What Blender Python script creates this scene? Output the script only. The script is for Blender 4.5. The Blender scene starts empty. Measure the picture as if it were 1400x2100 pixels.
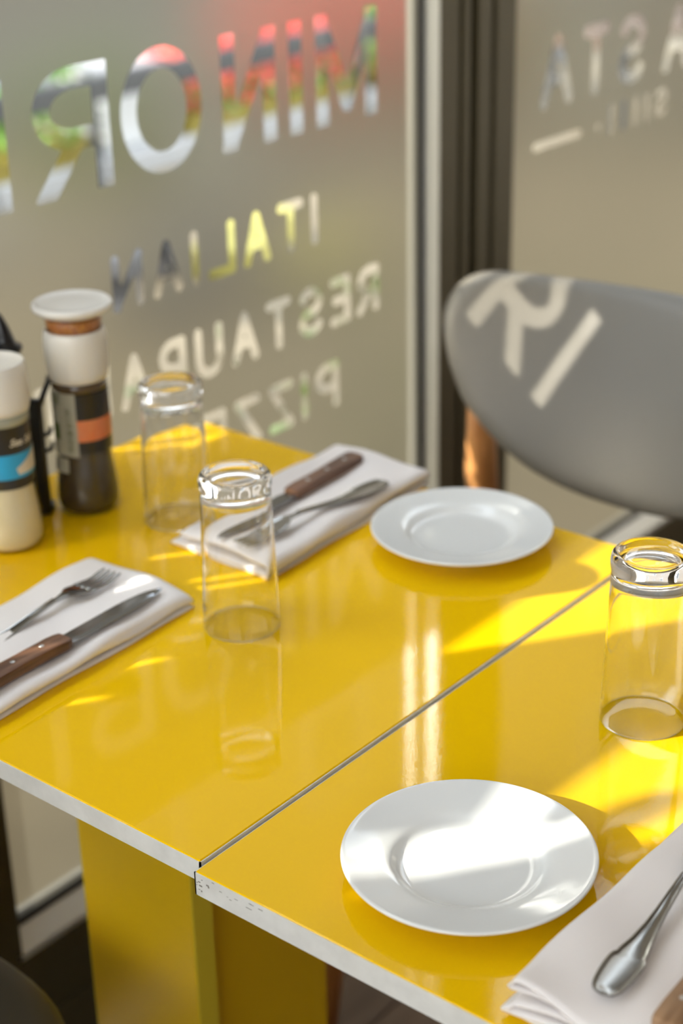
import bpy, bmesh, math, random
import numpy as np
from mathutils import Vector, Matrix

# ------------------------------------------------------------------ camera, sky, sun, exposure
# The scene is laid out with the table top at z = 0 (floor at -0.75); everything is lifted by LIFT at the end.
LIFT = 0.75
scene = bpy.context.scene
col = scene.collection
YAW, PITCH, ROLL, FPX = 0.69226, 0.43051, -0.022077, 3441.8
CAM = Vector((0.68141, -0.66188, 0.69458))
cam_data = bpy.data.cameras.new('camera')
cam = bpy.data.objects.new('camera', cam_data)
col.objects.link(cam)
fw = Vector((-math.sin(YAW) * math.cos(PITCH), math.cos(YAW) * math.cos(PITCH), -math.sin(PITCH)))
rt = Vector((math.cos(YAW), math.sin(YAW), 0))
up = rt.cross(fw)
cr, sr = math.cos(ROLL), math.sin(ROLL)
rt, up = cr * rt + sr * up, -sr * rt + cr * up
cam.matrix_world = Matrix(((rt.x, up.x, -fw.x, CAM.x), (rt.y, up.y, -fw.y, CAM.y),
                           (rt.z, up.z, -fw.z, CAM.z), (0, 0, 0, 1)))
cam_data.sensor_fit = 'HORIZONTAL'
cam_data.sensor_width = 24.0
cam_data.lens = FPX / 1400 * 24.0
cam_data.clip_start = 0.02
cam_data.dof.use_dof = True
cam_data.dof.focus_distance = 1.19
cam_data.dof.aperture_fstop = 4.0
scene.camera = cam

world = bpy.data.worlds.new('sky')
scene.world = world
world.use_nodes = True
wn, wl = world.node_tree.nodes, world.node_tree.links
wbg = wn['Background']
wtc = wn.new('ShaderNodeTexCoord')
wsep = wn.new('ShaderNodeSeparateXYZ')
wramp = wn.new('ShaderNodeValToRGB')
wl.new(wtc.outputs['Generated'], wsep.inputs[0])
wl.new(wsep.outputs['Z'], wramp.inputs['Fac'])
wramp.color_ramp.elements[0].position = 0.0
wramp.color_ramp.elements[0].color = (0.95, 0.95, 0.93, 1)
wramp.color_ramp.elements[1].position = 0.7
wramp.color_ramp.elements[1].color = (0.76, 0.84, 0.95, 1)
wl.new(wramp.outputs['Color'], wbg.inputs['Color'])
wbg.inputs['Strength'].default_value = 3.8

SUN_AZ = Vector((0.577, 0.816))            # horizontal direction the light travels
SUN_EL = math.radians(25.2)
sun_dir = Vector((SUN_AZ.x * math.cos(SUN_EL), SUN_AZ.y * math.cos(SUN_EL), -math.sin(SUN_EL)))
sun_data = bpy.data.lights.new('sun', 'SUN')
sun_data.energy = 6.8
sun_data.angle = math.radians(0.6)
sun_data.color = (1.0, 0.93, 0.82)
sun = bpy.data.objects.new('sun', sun_data)
col.objects.link(sun)
sun.rotation_euler = sun_dir.to_track_quat('-Z', 'Y').to_euler()
sun.location = (-3, -4, 3)

vs = scene.view_settings
vs.view_transform = 'Standard'
vs.look = 'None'
vs.gamma = 1.0
vs.use_curve_mapping = False
vs.exposure = 0.56

# ------------------------------------------------------------------ materials
def new_mat(name):
    m = bpy.data.materials.new(name)
    m.use_nodes = True
    nt = m.node_tree
    return m, nt, nt.nodes['Principled BSDF'], nt.nodes['Material Output']

def pbr(name, color, rough=0.5, metal=0.0, ior=1.5, noise=None, bump=None, coat=0.0, spec=0.5):
    """noise = (scale, amount 0..1, second colour); bump = (scale, strength, distance)"""
    m, nt, b, out = new_mat(name)
    b.inputs['Base Color'].default_value = (*color, 1)
    b.inputs['Roughness'].default_value = rough
    b.inputs['Metallic'].default_value = metal
    b.inputs['IOR'].default_value = ior
    b.inputs['Specular IOR Level'].default_value = spec
    b.inputs['Coat Weight'].default_value = coat
    tc = nt.nodes.new('ShaderNodeTexCoord')
    if noise:
        n = nt.nodes.new('ShaderNodeTexNoise')
        n.inputs['Scale'].default_value = noise[0]
        n.inputs['Detail'].default_value = 5
        mix = nt.nodes.new('ShaderNodeMixRGB')
        mix.inputs['Color1'].default_value = (*color, 1)
        mix.inputs['Color2'].default_value = (*noise[2], 1)
        mr = nt.nodes.new('ShaderNodeMapRange')
        mr.inputs['From Min'].default_value = 0.35
        mr.inputs['From Max'].default_value = 0.7
        mr.inputs['To Max'].default_value = noise[1]
        nt.links.new(tc.outputs['Object'], n.inputs['Vector'])
        nt.links.new(n.outputs['Fac'], mr.inputs['Value'])
        nt.links.new(mr.outputs['Result'], mix.inputs['Fac'])
        nt.links.new(mix.outputs['Color'], b.inputs['Base Color'])
    if bump:
        n2 = nt.nodes.new('ShaderNodeTexNoise')
        n2.inputs['Scale'].default_value = bump[0]
        n2.inputs['Detail'].default_value = 4
        bp = nt.nodes.new('ShaderNodeBump')
        bp.inputs['Strength'].default_value = bump[1]
        bp.inputs['Distance'].default_value = bump[2]
        nt.links.new(tc.outputs['Object'], n2.inputs['Vector'])
        nt.links.new(n2.outputs['Fac'], bp.inputs['Height'])
        nt.links.new(bp.outputs['Normal'], b.inputs['Normal'])
    return m

def wood_mat(name, c1, c2, scale=(60, 4, 60), rough=0.45):
    m, nt, b, out = new_mat(name)
    tc = nt.nodes.new('ShaderNodeTexCoord')
    mp = nt.nodes.new('ShaderNodeMapping')
    mp.inputs['Scale'].default_value = scale
    n = nt.nodes.new('ShaderNodeTexNoise')
    n.inputs['Scale'].default_value = 1.5
    n.inputs['Detail'].default_value = 8
    n.inputs['Distortion'].default_value = 0.6
    r = nt.nodes.new('ShaderNodeValToRGB')
    r.color_ramp.elements[0].position = 0.35
    r.color_ramp.elements[0].color = (*c1, 1)
    r.color_ramp.elements[1].position = 0.68
    r.color_ramp.elements[1].color = (*c2, 1)
    bp = nt.nodes.new('ShaderNodeBump')
    bp.inputs['Strength'].default_value = 0.15
    bp.inputs['Distance'].default_value = 0.001
    nt.links.new(tc.outputs['Object'], mp.inputs['Vector'])
    nt.links.new(mp.outputs['Vector'], n.inputs['Vector'])
    nt.links.new(n.outputs['Fac'], r.inputs['Fac'])
    nt.links.new(r.outputs['Color'], b.inputs['Base Color'])
    nt.links.new(n.outputs['Fac'], bp.inputs['Height'])
    nt.links.new(bp.outputs['Normal'], b.inputs['Normal'])
    b.inputs['Roughness'].default_value = rough
    return m

def clear_glass_mat(name, tint=(0.96, 0.98, 0.97), ior=1.45):
    """thin pane: passes light straight, mirrors by Fresnel"""
    m, nt, b, out = new_mat(name)
    nt.nodes.remove(b)
    tr = nt.nodes.new('ShaderNodeBsdfTransparent')
    tr.inputs['Color'].default_value = (*tint, 1)
    gl = nt.nodes.new('ShaderNodeBsdfGlossy')
    gl.inputs['Roughness'].default_value = 0.0
    # Schlick mirror share, the same for both sides of the pane
    lw = nt.nodes.new('ShaderNodeLayerWeight')
    lw.inputs['Blend'].default_value = 0.5
    pw = nt.nodes.new('ShaderNodeMath'); pw.operation = 'POWER'
    pw.inputs[1].default_value = 5.0
    ma = nt.nodes.new('ShaderNodeMath'); ma.operation = 'MULTIPLY_ADD'
    f0 = ((ior - 1) / (ior + 1)) ** 2
    ma.inputs[1].default_value = 1 - f0
    ma.inputs[2].default_value = f0
    mx = nt.nodes.new('ShaderNodeMixShader')
    nt.links.new(lw.outputs['Facing'], pw.inputs[0])
    nt.links.new(pw.outputs[0], ma.inputs[0])
    nt.links.new(ma.outputs[0], mx.inputs[0])
    nt.links.new(tr.outputs[0], mx.inputs[1])
    nt.links.new(gl.outputs[0], mx.inputs[2])
    nt.links.new(mx.outputs[0], out.inputs['Surface'])
    return m

def solid_glass_mat(name, color=(0.99, 1, 0.995), ior=1.47, rough=0.0):
    m, nt, b, out = new_mat(name)
    nt.nodes.remove(b)
    g = nt.nodes.new('ShaderNodeBsdfGlass')
    g.inputs['Color'].default_value = (*color, 1)
    g.inputs['IOR'].default_value = ior
    g.inputs['Roughness'].default_value = rough
    nt.links.new(g.outputs[0], out.inputs['Surface'])
    return m

def film_mat(name):
    """etched window film: partly see-through blur, partly white scatter"""
    m, nt, b, out = new_mat(name)
    nt.nodes.remove(b)
    rf = nt.nodes.new('ShaderNodeBsdfRefraction')
    rf.inputs['Color'].default_value = (0.305, 0.283, 0.237, 1)
    rf.inputs['IOR'].default_value = 1.09
    rf.inputs['Roughness'].default_value = 0.62
    tl = nt.nodes.new('ShaderNodeBsdfTranslucent')
    tl.inputs['Color'].default_value = (0.036, 0.034, 0.027, 1)
    df = nt.nodes.new('ShaderNodeBsdfDiffuse')
    df.inputs['Color'].default_value = (0.06, 0.058, 0.05, 1)
    a1 = nt.nodes.new('ShaderNodeAddShader')
    a2 = nt.nodes.new('ShaderNodeAddShader')
    nt.links.new(rf.outputs[0], a1.inputs[0])
    nt.links.new(tl.outputs[0], a1.inputs[1])
    nt.links.new(a1.outputs[0], a2.inputs[0])
    nt.links.new(df.outputs[0], a2.inputs[1])
    nt.links.new(a2.outputs[0], out.inputs['Surface'])
    return m

M = {}
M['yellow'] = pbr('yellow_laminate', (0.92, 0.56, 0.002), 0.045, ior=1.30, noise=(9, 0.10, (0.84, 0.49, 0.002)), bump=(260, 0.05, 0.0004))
M['yellow_leg_shaded'] = pbr('yellow_shaded_panel', (0.60, 0.385, 0.003), 0.30, bump=(70, 0.05, 0.0005))  # same yellow paint, darkened for the shade below the table top
M['yellow_edge'] = pbr('olive_yellow_panel_edge', (0.62, 0.50, 0.03), 0.45)
M['edge'] = pbr('white_edge_band', (0.74, 0.74, 0.70), 0.45, noise=(55, 0.28, (0.42, 0.41, 0.37)))
M['scuff'] = pbr('dark_scuff', (0.22, 0.20, 0.17), 0.6)
M['porcelain'] = pbr('white_porcelain', (0.80, 0.825, 0.825), 0.07, ior=1.52)
M['cloth'] = pbr('white_cotton', (0.88, 0.845, 0.835), 0.9, spec=0.15, bump=(900, 0.22, 0.0004))
M['steel'] = pbr('polished_steel', (0.36, 0.36, 0.35), 0.15, metal=1.0, noise=(40, 0.3, (0.28, 0.275, 0.26)))
M['blade'] = pbr('dark_reflecting_blade', (0.24, 0.25, 0.265), 0.13, metal=1.0)
M['handle_wood'] = wood_mat('brown_handle_wood', (0.085, 0.036, 0.018), (0.22, 0.105, 0.052), (90, 9, 90), 0.42)
M['pale_handle_wood'] = wood_mat('worn_pale_handle_wood', (0.24, 0.13, 0.06), (0.46, 0.28, 0.15), (90, 9, 90), 0.45)
M['rivet'] = pbr('steel_rivet', (0.55, 0.55, 0.53), 0.3, metal=1.0)
M['leather'] = pbr('grey_leatherette', (0.165, 0.153, 0.127), 0.36, bump=(420, 0.10, 0.0006), noise=(5, 0.25, (0.15, 0.139, 0.116)))
M['shaded_leather'] = pbr('shade_dark_leatherette', (0.045, 0.042, 0.032), 0.45, bump=(420, 0.1, 0.0006))  # upholstery with the shade under the table put into its colour
M['chair_wood'] = wood_mat('golden_brown_chair_wood', (0.36, 0.15, 0.045), (0.60, 0.29, 0.10), (30, 30, 4), 0.32)
M['bronze'] = pbr('bronze_aluminium', (0.075, 0.063, 0.030), 0.42, metal=0.3, noise=(14, 0.2, (0.064, 0.054, 0.026)))
M['frame_side_lit'] = pbr('pale_lit_reveal', (0.62, 0.63, 0.62), 0.30, metal=0.55)  # frame sides and ledges: window light on them put into the colour
M['gasket'] = pbr('black_gasket', (0.012, 0.012, 0.012), 0.5)
M['pane'] = clear_glass_mat('window_glass')
M['film'] = film_mat('frosted_film')
M['tumbler'] = solid_glass_mat('tumbler_glass', (1.0, 1.0, 1.0), 1.37)
M['bottle_glass'] = clear_glass_mat('bottle_glass', (0.97, 0.98, 0.95), 1.4)
M['cap_white'] = pbr('white_plastic_cap', (0.80, 0.79, 0.74), 0.32)
M['black_label'] = pbr('black_label_print', (0.018, 0.016, 0.013), 0.30)
M['orange_label'] = pbr('orange_label_print', (0.72, 0.17, 0.05), 0.35, noise=(60, 0.5, (0.66, 0.34, 0.18)))
M['blue_label'] = pbr('blue_label_print', (0.02, 0.36, 0.66), 0.35)
M['beige_label'] = pbr('beige_label_panel', (0.36, 0.345, 0.27), 0.5)
M['cream_label'] = pbr('cream_label_print', (0.70, 0.64, 0.52), 0.45)
M['pepper'] = pbr('dark_peppercorns', (0.040, 0.026, 0.014), 0.22, noise=(420, 0.9, (0.075, 0.05, 0.028)), bump=(420, 0.5, 0.002), coat=0.3)
M['salt'] = pbr('cream_salt_grains', (0.72, 0.63, 0.43), 0.35, noise=(500, 0.4, (0.80, 0.74, 0.58)), bump=(500, 0.3, 0.001), coat=0.6)
M['clear_plastic'] = pbr('milky_clear_plastic', (0.86, 0.86, 0.83), 0.25)
M['collar'] = pbr('greenish_clear_collar', (0.34, 0.36, 0.30), 0.12, coat=0.5)
M['chili'] = pbr('red_chili_flakes', (0.34, 0.10, 0.045), 0.35, noise=(330, 0.9, (0.62, 0.28, 0.06)), bump=(330, 0.6, 0.002), coat=0.7)
M['brown_plastic'] = pbr('dark_brown_glass_neck', (0.085, 0.055, 0.03), 0.12, coat=0.5)
M['black_plastic'] = pbr('black_plastic', (0.010, 0.011, 0.014), 0.28)
M['oil'] = pbr('dark_green_bottle', (0.03, 0.04, 0.012), 0.08, coat=0.5)
M['floor_wood'] = wood_mat('brown_floor_wood', (0.11, 0.07, 0.045), (0.22, 0.145, 0.095), (8, 1.2, 8), 0.45)
M['wall'] = pbr('warm_white_wall', (0.74, 0.71, 0.66), 0.8)
M['wall_dark'] = pbr('brown_wall', (0.22, 0.17, 0.12), 0.7)
M['ceiling'] = pbr('white_ceiling', (0.85, 0.84, 0.81), 0.9)
M['paving'] = pbr('tan_paving', (0.20, 0.162, 0.105), 0.85, noise=(3.2, 0.9, (0.10, 0.08, 0.05)))
M['asphalt'] = pbr('grey_asphalt', (0.16, 0.165, 0.17), 0.85, noise=(2, 0.5, (0.22, 0.22, 0.22)))
M['kerb'] = pbr('white_kerb_stone', (0.30, 0.30, 0.30), 0.7)
M['ochre'] = pbr('ochre_trough', (0.20, 0.155, 0.012), 0.6)
M['rail'] = pbr('dark_grey_rail', (0.035, 0.037, 0.038), 0.5)
M['pale_grey'] = pbr('pale_grey_panel', (0.50, 0.51, 0.51), 0.6)
M['leaf'] = pbr('green_leaf', (0.10, 0.22, 0.03), 0.5, noise=(4, 0.8, (0.26, 0.42, 0.08)))
M['dark_leaf'] = pbr('dark_green_leaf', (0.07, 0.10, 0.02), 0.6)
M['petal'] = pbr('red_petal', (0.80, 0.09, 0.06), 0.5, noise=(6, 0.7, (0.95, 0.42, 0.36)))
M['yellow_paint'] = pbr('yellow_kerb_paint', (0.34, 0.30, 0.07), 0.7)
M['dark_stone'] = pbr('dark_grey_stone', (0.07, 0.07, 0.075), 0.7)
M['facade'] = pbr('brown_facade_brick', (0.20, 0.17, 0.14), 0.85)
M['bench_wood'] = wood_mat('dark_brown_bench_wood', (0.05, 0.028, 0.015), (0.11, 0.065, 0.035), (20, 2, 20), 0.6)
M['facade_trim'] = pbr('pale_window_trim', (0.50, 0.49, 0.47), 0.7)
M['facade_glass'] = pbr('dark_facade_glass', (0.05, 0.055, 0.06), 0.1)

# ------------------------------------------------------------------ helpers
def obj(name, bm, mat, parent=None, smooth=False, loc=None, rotz=None):
    me = bpy.data.meshes.new(name)
    bm.to_mesh(me)
    bm.free()
    o = bpy.data.objects.new(name, me)
    col.objects.link(o)
    if isinstance(mat, (list, tuple)):
        for mm in mat:
            me.materials.append(mm)
    else:
        me.materials.append(mat)
    if smooth:
        me.polygons.foreach_set('use_smooth', [True] * len(me.polygons))
    if parent:
        o.parent = parent
    if loc is not None:
        o.location = loc
    if rotz is not None:
        o.rotation_euler[2] = rotz
    return o

def tag(o, label=None, cat=None, group=None, kind=None):
    if label: o['label'] = label
    if cat: o['category'] = cat
    if group: o['group'] = group
    if kind: o['kind'] = kind
    return o

def empty(name, loc=(0, 0, 0), rotz=0.0):
    o = bpy.data.objects.new(name, None)
    o.empty_display_size = 0.05
    col.objects.link(o)
    o.location = loc
    o.rotation_euler[2] = rotz
    return o

def box(bm, x0, x1, y0, y1, z0, z1):
    v = [bm.verts.new(p) for p in ((x0, y0, z0), (x1, y0, z0), (x1, y1, z0), (x0, y1, z0),
                                   (x0, y0, z1), (x1, y0, z1), (x1, y1, z1), (x0, y1, z1))]
    for f in ((3, 2, 1, 0), (4, 5, 6, 7), (0, 1, 5, 4), (1, 2, 6, 5), (2, 3, 7, 6), (3, 0, 4, 7)):
        bm.faces.new([v[i] for i in f])
    return v

def bevel_all(bm, w, seg=2):
    bmesh.ops.bevel(bm, geom=list(bm.edges), offset=w, segments=seg, affect='EDGES', profile=0.5)

def bbox(x0, x1, y0, y1, z0, z1, bev=0.0, seg=2):
    bm = bmesh.new()
    box(bm, x0, x1, y0, y1, z0, z1)
    if bev:
        bevel_all(bm, bev, seg)
    return bm

def lathe(prof, seg=64, close=False, bm=None, a0=0.0, a1=2 * math.pi):
    """prof = [(r, z), ...]; r == 0 gives a pole"""
    bm = bm or bmesh.new()
    full = abs(a1 - a0 - 2 * math.pi) < 1e-6
    n = seg if full else seg + 1
    rings = []
    for r, z in prof:
        if r < 1e-7:
            rings.append([bm.verts.new((0, 0, z))])
        else:
            rings.append([bm.verts.new((r * math.cos(a0 + (a1 - a0) * i / seg), r * math.sin(a0 + (a1 - a0) * i / seg), z)) for i in range(n)])
    pairs = list(zip(rings, rings[1:]))
    if close:
        pairs.append((rings[-1], rings[0]))
    for A, B in pairs:
        m = seg
        for i in range(m):
            j = (i + 1) % n
            if len(A) == 1 and len(B) == 1:
                continue
            if len(A) == 1:
                bm.faces.new((A[0], B[j], B[i]))
            elif len(B) == 1:
                bm.faces.new((A[i], A[j], B[0]))
            else:
                bm.faces.new((A[i], A[j], B[j], B[i]))
    bmesh.ops.recalc_face_normals(bm, faces=list(bm.faces))
    return bm

def loft(sections, cap=True, bm=None):
    bm = bm or bmesh.new()
    rings = [[bm.verts.new(p) for p in s] for s in sections]
    n = len(rings[0])
    for A, B in zip(rings, rings[1:]):
        for i in range(n):
            bm.faces.new((A[i], A[(i + 1) % n], B[(i + 1) % n], B[i]))
    if cap:
        bm.faces.new(rings[0][::-1])
        bm.faces.new(rings[-1])
    bmesh.ops.recalc_face_normals(bm, faces=list(bm.faces))
    return bm

def tube(pts, rad, seg=10, bm=None):
    pts = [Vector(p) for p in pts]
    rads = rad if isinstance(rad, (list, tuple)) else [rad] * len(pts)
    secs = []
    ref = Vector((0, 0, 1))
    for i, p in enumerate(pts):
        t = (pts[min(i + 1, len(pts) - 1)] - pts[max(i - 1, 0)]).normalized()
        a = t.cross(ref)
        if a.length < 1e-3:
            a = t.cross(Vector((1, 0, 0)))
        a.normalize()
        b = t.cross(a)
        secs.append([p + rads[i] * (math.cos(2 * math.pi * k / seg) * a + math.sin(2 * math.pi * k / seg) * b) for k in range(seg)])
    return loft(secs, True, bm)

def interp(x, xs, ys):
    return float(np.interp(x, xs, ys))

def smooth_interp(x, xs, ys):
    """cosine-eased interpolation"""
    if x <= xs[0]: return ys[0]
    for a, b, u, v in zip(xs, xs[1:], ys, ys[1:]):
        if x <= b:
            t = (x - a) / (b - a)
            t = t * t * (3 - 2 * t)
            return u + (v - u) * t
    return ys[-1]

def dup(root, loc, rotz, label=None):
    r = root.copy(); col.objects.link(r)
    r.location = loc; r.rotation_euler[2] = rotz
    if label: r['label'] = label
    for ch in list(root.children):
        c = ch.copy(); col.objects.link(c); c.parent = r
        for g in ch.children:
            d = g.copy(); col.objects.link(d); d.parent = c
    return r

def struct(name, bm, mat, parent=None, smooth=False):
    o = obj(name, bm, mat, parent, smooth)
    if not parent:
        o['kind'] = 'structure'
    return o

# ------------------------------------------------------------------ room shell
XG = -0.62           # plane of the window glass
XF = -0.592          # room face of the window frames
FL = -0.75
TOP = 1.72           # window head
FILM = 0.515         # top edge of the frosted film

floor = struct('floor', bbox(-0.60, 3.6, -3.6, 3.6, FL - 0.05, FL - 0.012), M['floor_wood'])
plank_me = None
for i in range(12):
    for j in range(3):
        x0 = -0.58 + i * 0.122
        yy = -0.9 + j * 1.0 + (i % 3) * 0.33 - 0.4
        if plank_me is None:
            pk = obj('plank', bbox(0, 0.1195, 0, 0.998, -0.012, 0, 0.0012, 1), M['floor_wood'], floor)
            plank_me = pk.data
        else:
            pk = bpy.data.objects.new('plank', plank_me)
            col.objects.link(pk)
            pk.parent = floor
        pk.location = (x0, yy, FL)
struct('ceiling', bbox(-0.75, 3.6, -3.6, 3.6, 1.95, 2.05), M['ceiling'])
struct('wall_back', bbox(-0.75, 3.6, 3.4, 3.5, FL, 1.95), M['wall'])
# wall on the street side, above and beside the glazing
bm = bmesh.new()
box(bm, -0.75, -0.60, -3.6, 3.4, TOP + 0.06, 1.95)
box(bm, -0.65, -0.60, -1.42, -1.035, FL, TOP + 0.06)
box(bm, -0.75, -0.60, 2.62, 3.4, FL, TOP + 0.06)
struct('wall_left', bm, M['wall'])
struct('wall_right', bbox(3.5, 3.6, -3.6, 3.4, FL, 1.95), M['wall_dark'])
# front wall with a wide shop-front opening behind the viewer
bm = bmesh.new()
box(bm, -0.75, -0.45, -3.6, -3.5, FL, 1.95)
box(bm, 2.9, 3.6, -3.6, -3.5, FL, 1.95)
box(bm, -0.45, 2.9, -3.6, -3.5, 1.85, 1.95)
box(bm, -0.45, 2.9, -3.6, -3.5, FL, 0.40)
struct('wall_front', bm, M['wall'])

# ------------------------------------------------------------------ frosted lettering (seen from inside, so it reads right to left)
def seg_sdf(P, a, b):
    a = np.array(a); b = np.array(b)
    d = b - a
    L = max((d * d).sum(), 1e-12)
    t = np.clip(((P - a) @ d) / L, 0, 1)
    q = P - a - t[..., None] * d
    return np.sqrt((q * q).sum(-1))

def arc(cx, cy, rx, ry, a0, a1, n=24):
    return [(cx + rx * math.cos(math.radians(a0 + (a1 - a0) * i / n)), cy + ry * math.sin(math.radians(a0 + (a1 - a0) * i / n))) for i in range(n + 1)]

def glyph(ch, w):
    """stroke skeletons in a box 0..w by 0..1"""
    if ch == 'M': return [[(0, -.3), (0, 1.3)], [(w, -.3), (w, 1.3)], [(0, 1.0), (w / 2, 0.10), (w, 1.0)]]
    if ch == 'I': return [[(w / 2, -.3), (w / 2, 1.3)]]
    if ch == 'N': return [[(0, -.3), (0, 1.3)], [(w, -.3), (w, 1.3)], [(-.03 * w, 1.06), (1.03 * w, -.06)]]
    if ch == 'O': return [arc(w / 2, .5, w / 2, .5, 0, 360, 48)]
    if ch == 'R':
        b = [(0, 1), (w * .45, 1)] + arc(w * .45, .71, w * .55, .29, 90, -90, 18) + [(0, .42)]
        return [[(0, -.3), (0, 1.3)], b, [(w * .42, .42), (w * 1.06, -.12)]]
    if ch == 'P':
        return [[(0, -.3), (0, 1.3)], [(0, 1), (w * .45, 1)] + arc(w * .45, .72, w * .55, .28, 90, -90, 18) + [(0, .44)]]
    if ch == 'T': return [[(w / 2, -.3), (w / 2, 1)], [(0, 1), (w, 1)]]
    if ch == 'A': return [[(0, 0), (w / 2, 1), (w, 0)], [(w * .19, .36), (w * .81, .36)]]
    if ch == 'L': return [[(0, 1.3), (0, 0), (w, 0)]]
    if ch == 'E': return [[(w, 1), (0, 1), (0, 0), (w, 0)], [(0, .52), (w * .85, .52)]]
    if ch == 'S':
        return [arc(w / 2, .745, w / 2, .255, 25, 270, 22) + arc(w / 2, .245, w / 2, .245, 90, -155, 22)]
    if ch == 'U': return [[(0, 1.3), (0, w / 2)] + arc(w / 2, w / 2, w / 2, w / 2, 180, 360, 18) + [(w, 1.3)]]
    if ch == 'Z': return [[(0, 1), (w, 1), (0, 0), (w, 0)]]
    return []

def letter(ch, yL, wid, zb, h, hw, flat):
    """clear letter whose reading-left edge is at y = yL (reading runs towards -y)"""
    w = (wid - 2 * hw) / (h - 2 * hw)
    sk = glyph(ch, max(w, 0.0))
    s = h - 2 * hw
    out = []
    for pl in sk:
        pts = []
        for (u, v) in pl:
            if not flat:
                v = min(max(v, 0), 1)
            pts.append((yL - hw - u * s, zb + hw + v * s))
        out.append(pts)
    return dict(strokes=out, hw=hw, clip=(zb, zb + h) if flat else None,
                bb=(yL - wid - 0.004, yL + 0.004, zb - 0.004, zb + h + 0.004))

letters_main = []
for ch, yl, wd in (('M', .994, .116), ('I', .853, .023), ('N', .806, .091), ('O', .682, .122), ('R', .544, .104), ('I', .405, .023)):
    if ch == 'O':
        letters_main.append(letter(ch, yl, wd, .272, .134, .0115, False))
    else:
        letters_main.append(letter(ch, yl, wd, .274, .130, .0115, True))

def small_line(word, yc, zb, h, hw, wmap, gap):
    ws = [wmap.get(c, .047) for c in word]
    tot = sum(ws) + gap * (len(word) - 1)
    y = yc + tot / 2
    res = []
    for c, w in zip(word, ws):
        res.append(letter(c, y, w, zb, h, hw, False))
        y -= w + gap
    return res
WM = {'I': .0135}
letters_main += small_line('ITALIAN', .702, .134, .064, .0062, WM, .0140)
letters_main += small_line('RESTAURANT', .700, .019, .064, .0062, {'R': .044, 'E': .040, 'S': .046, 'T': .046}, .0148)
letters_main += small_line('PIZZERIA', .703, -.088, .064, .0062, WM, .0145)

letters_side = []
y = 1.70
for ch, yl, wd in (('P', 1.895, .070), ('A', 1.800, .085), ('S', 1.655, .074), ('T', 1.550, .072), ('A', 1.452, .085)):
    letters_side.append(letter(ch, yl, wd, .212, .104, .0095, False))
def stroke(pts, hw):
    ys = [p[0] for p in pts]; zs = [p[1] for p in pts]
    return dict(strokes=[pts], hw=hw, clip=None, bb=(min(ys) - hw - .004, max(ys) + hw + .004, min(zs) - hw - .004, max(zs) + hw + .004))
letters_side.append(stroke([(1.357, .163), (1.474, .163)], .0065))
letters_side.append(stroke([(1.528, .163), (1.529, .163)], .006))
for k, yy in enumerate((1.565, 1.602, 1.638, 1.672)):
    letters_side.append(stroke([(yy, .150), (yy, .186)], .0055))
letters_side.append(letter('S', 1.735, .036, .146, .046, .005, False))
# narrow clear slots in the film of the neighbouring pane (they draw the light streaks on the table)
letters_slot = [stroke([(-.466, 0.3011), (-.466, 0.3291)], .005), stroke([(-.393, 0.3048), (-.385, 0.3235)], .006), stroke([(-.405, 0.3011), (-.393, 0.3160)], .004),
                stroke([(-.203, 0.2637), (-.198, 0.2768)], .006), stroke([(-.180, 0.2618), (-.180, 0.3011)], .005), stroke([(-.150, 0.2655), (-.150, 0.2917)], .005),
                stroke([(-.050, 0.2141), (-.050, 0.2309)], .005)]

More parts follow.
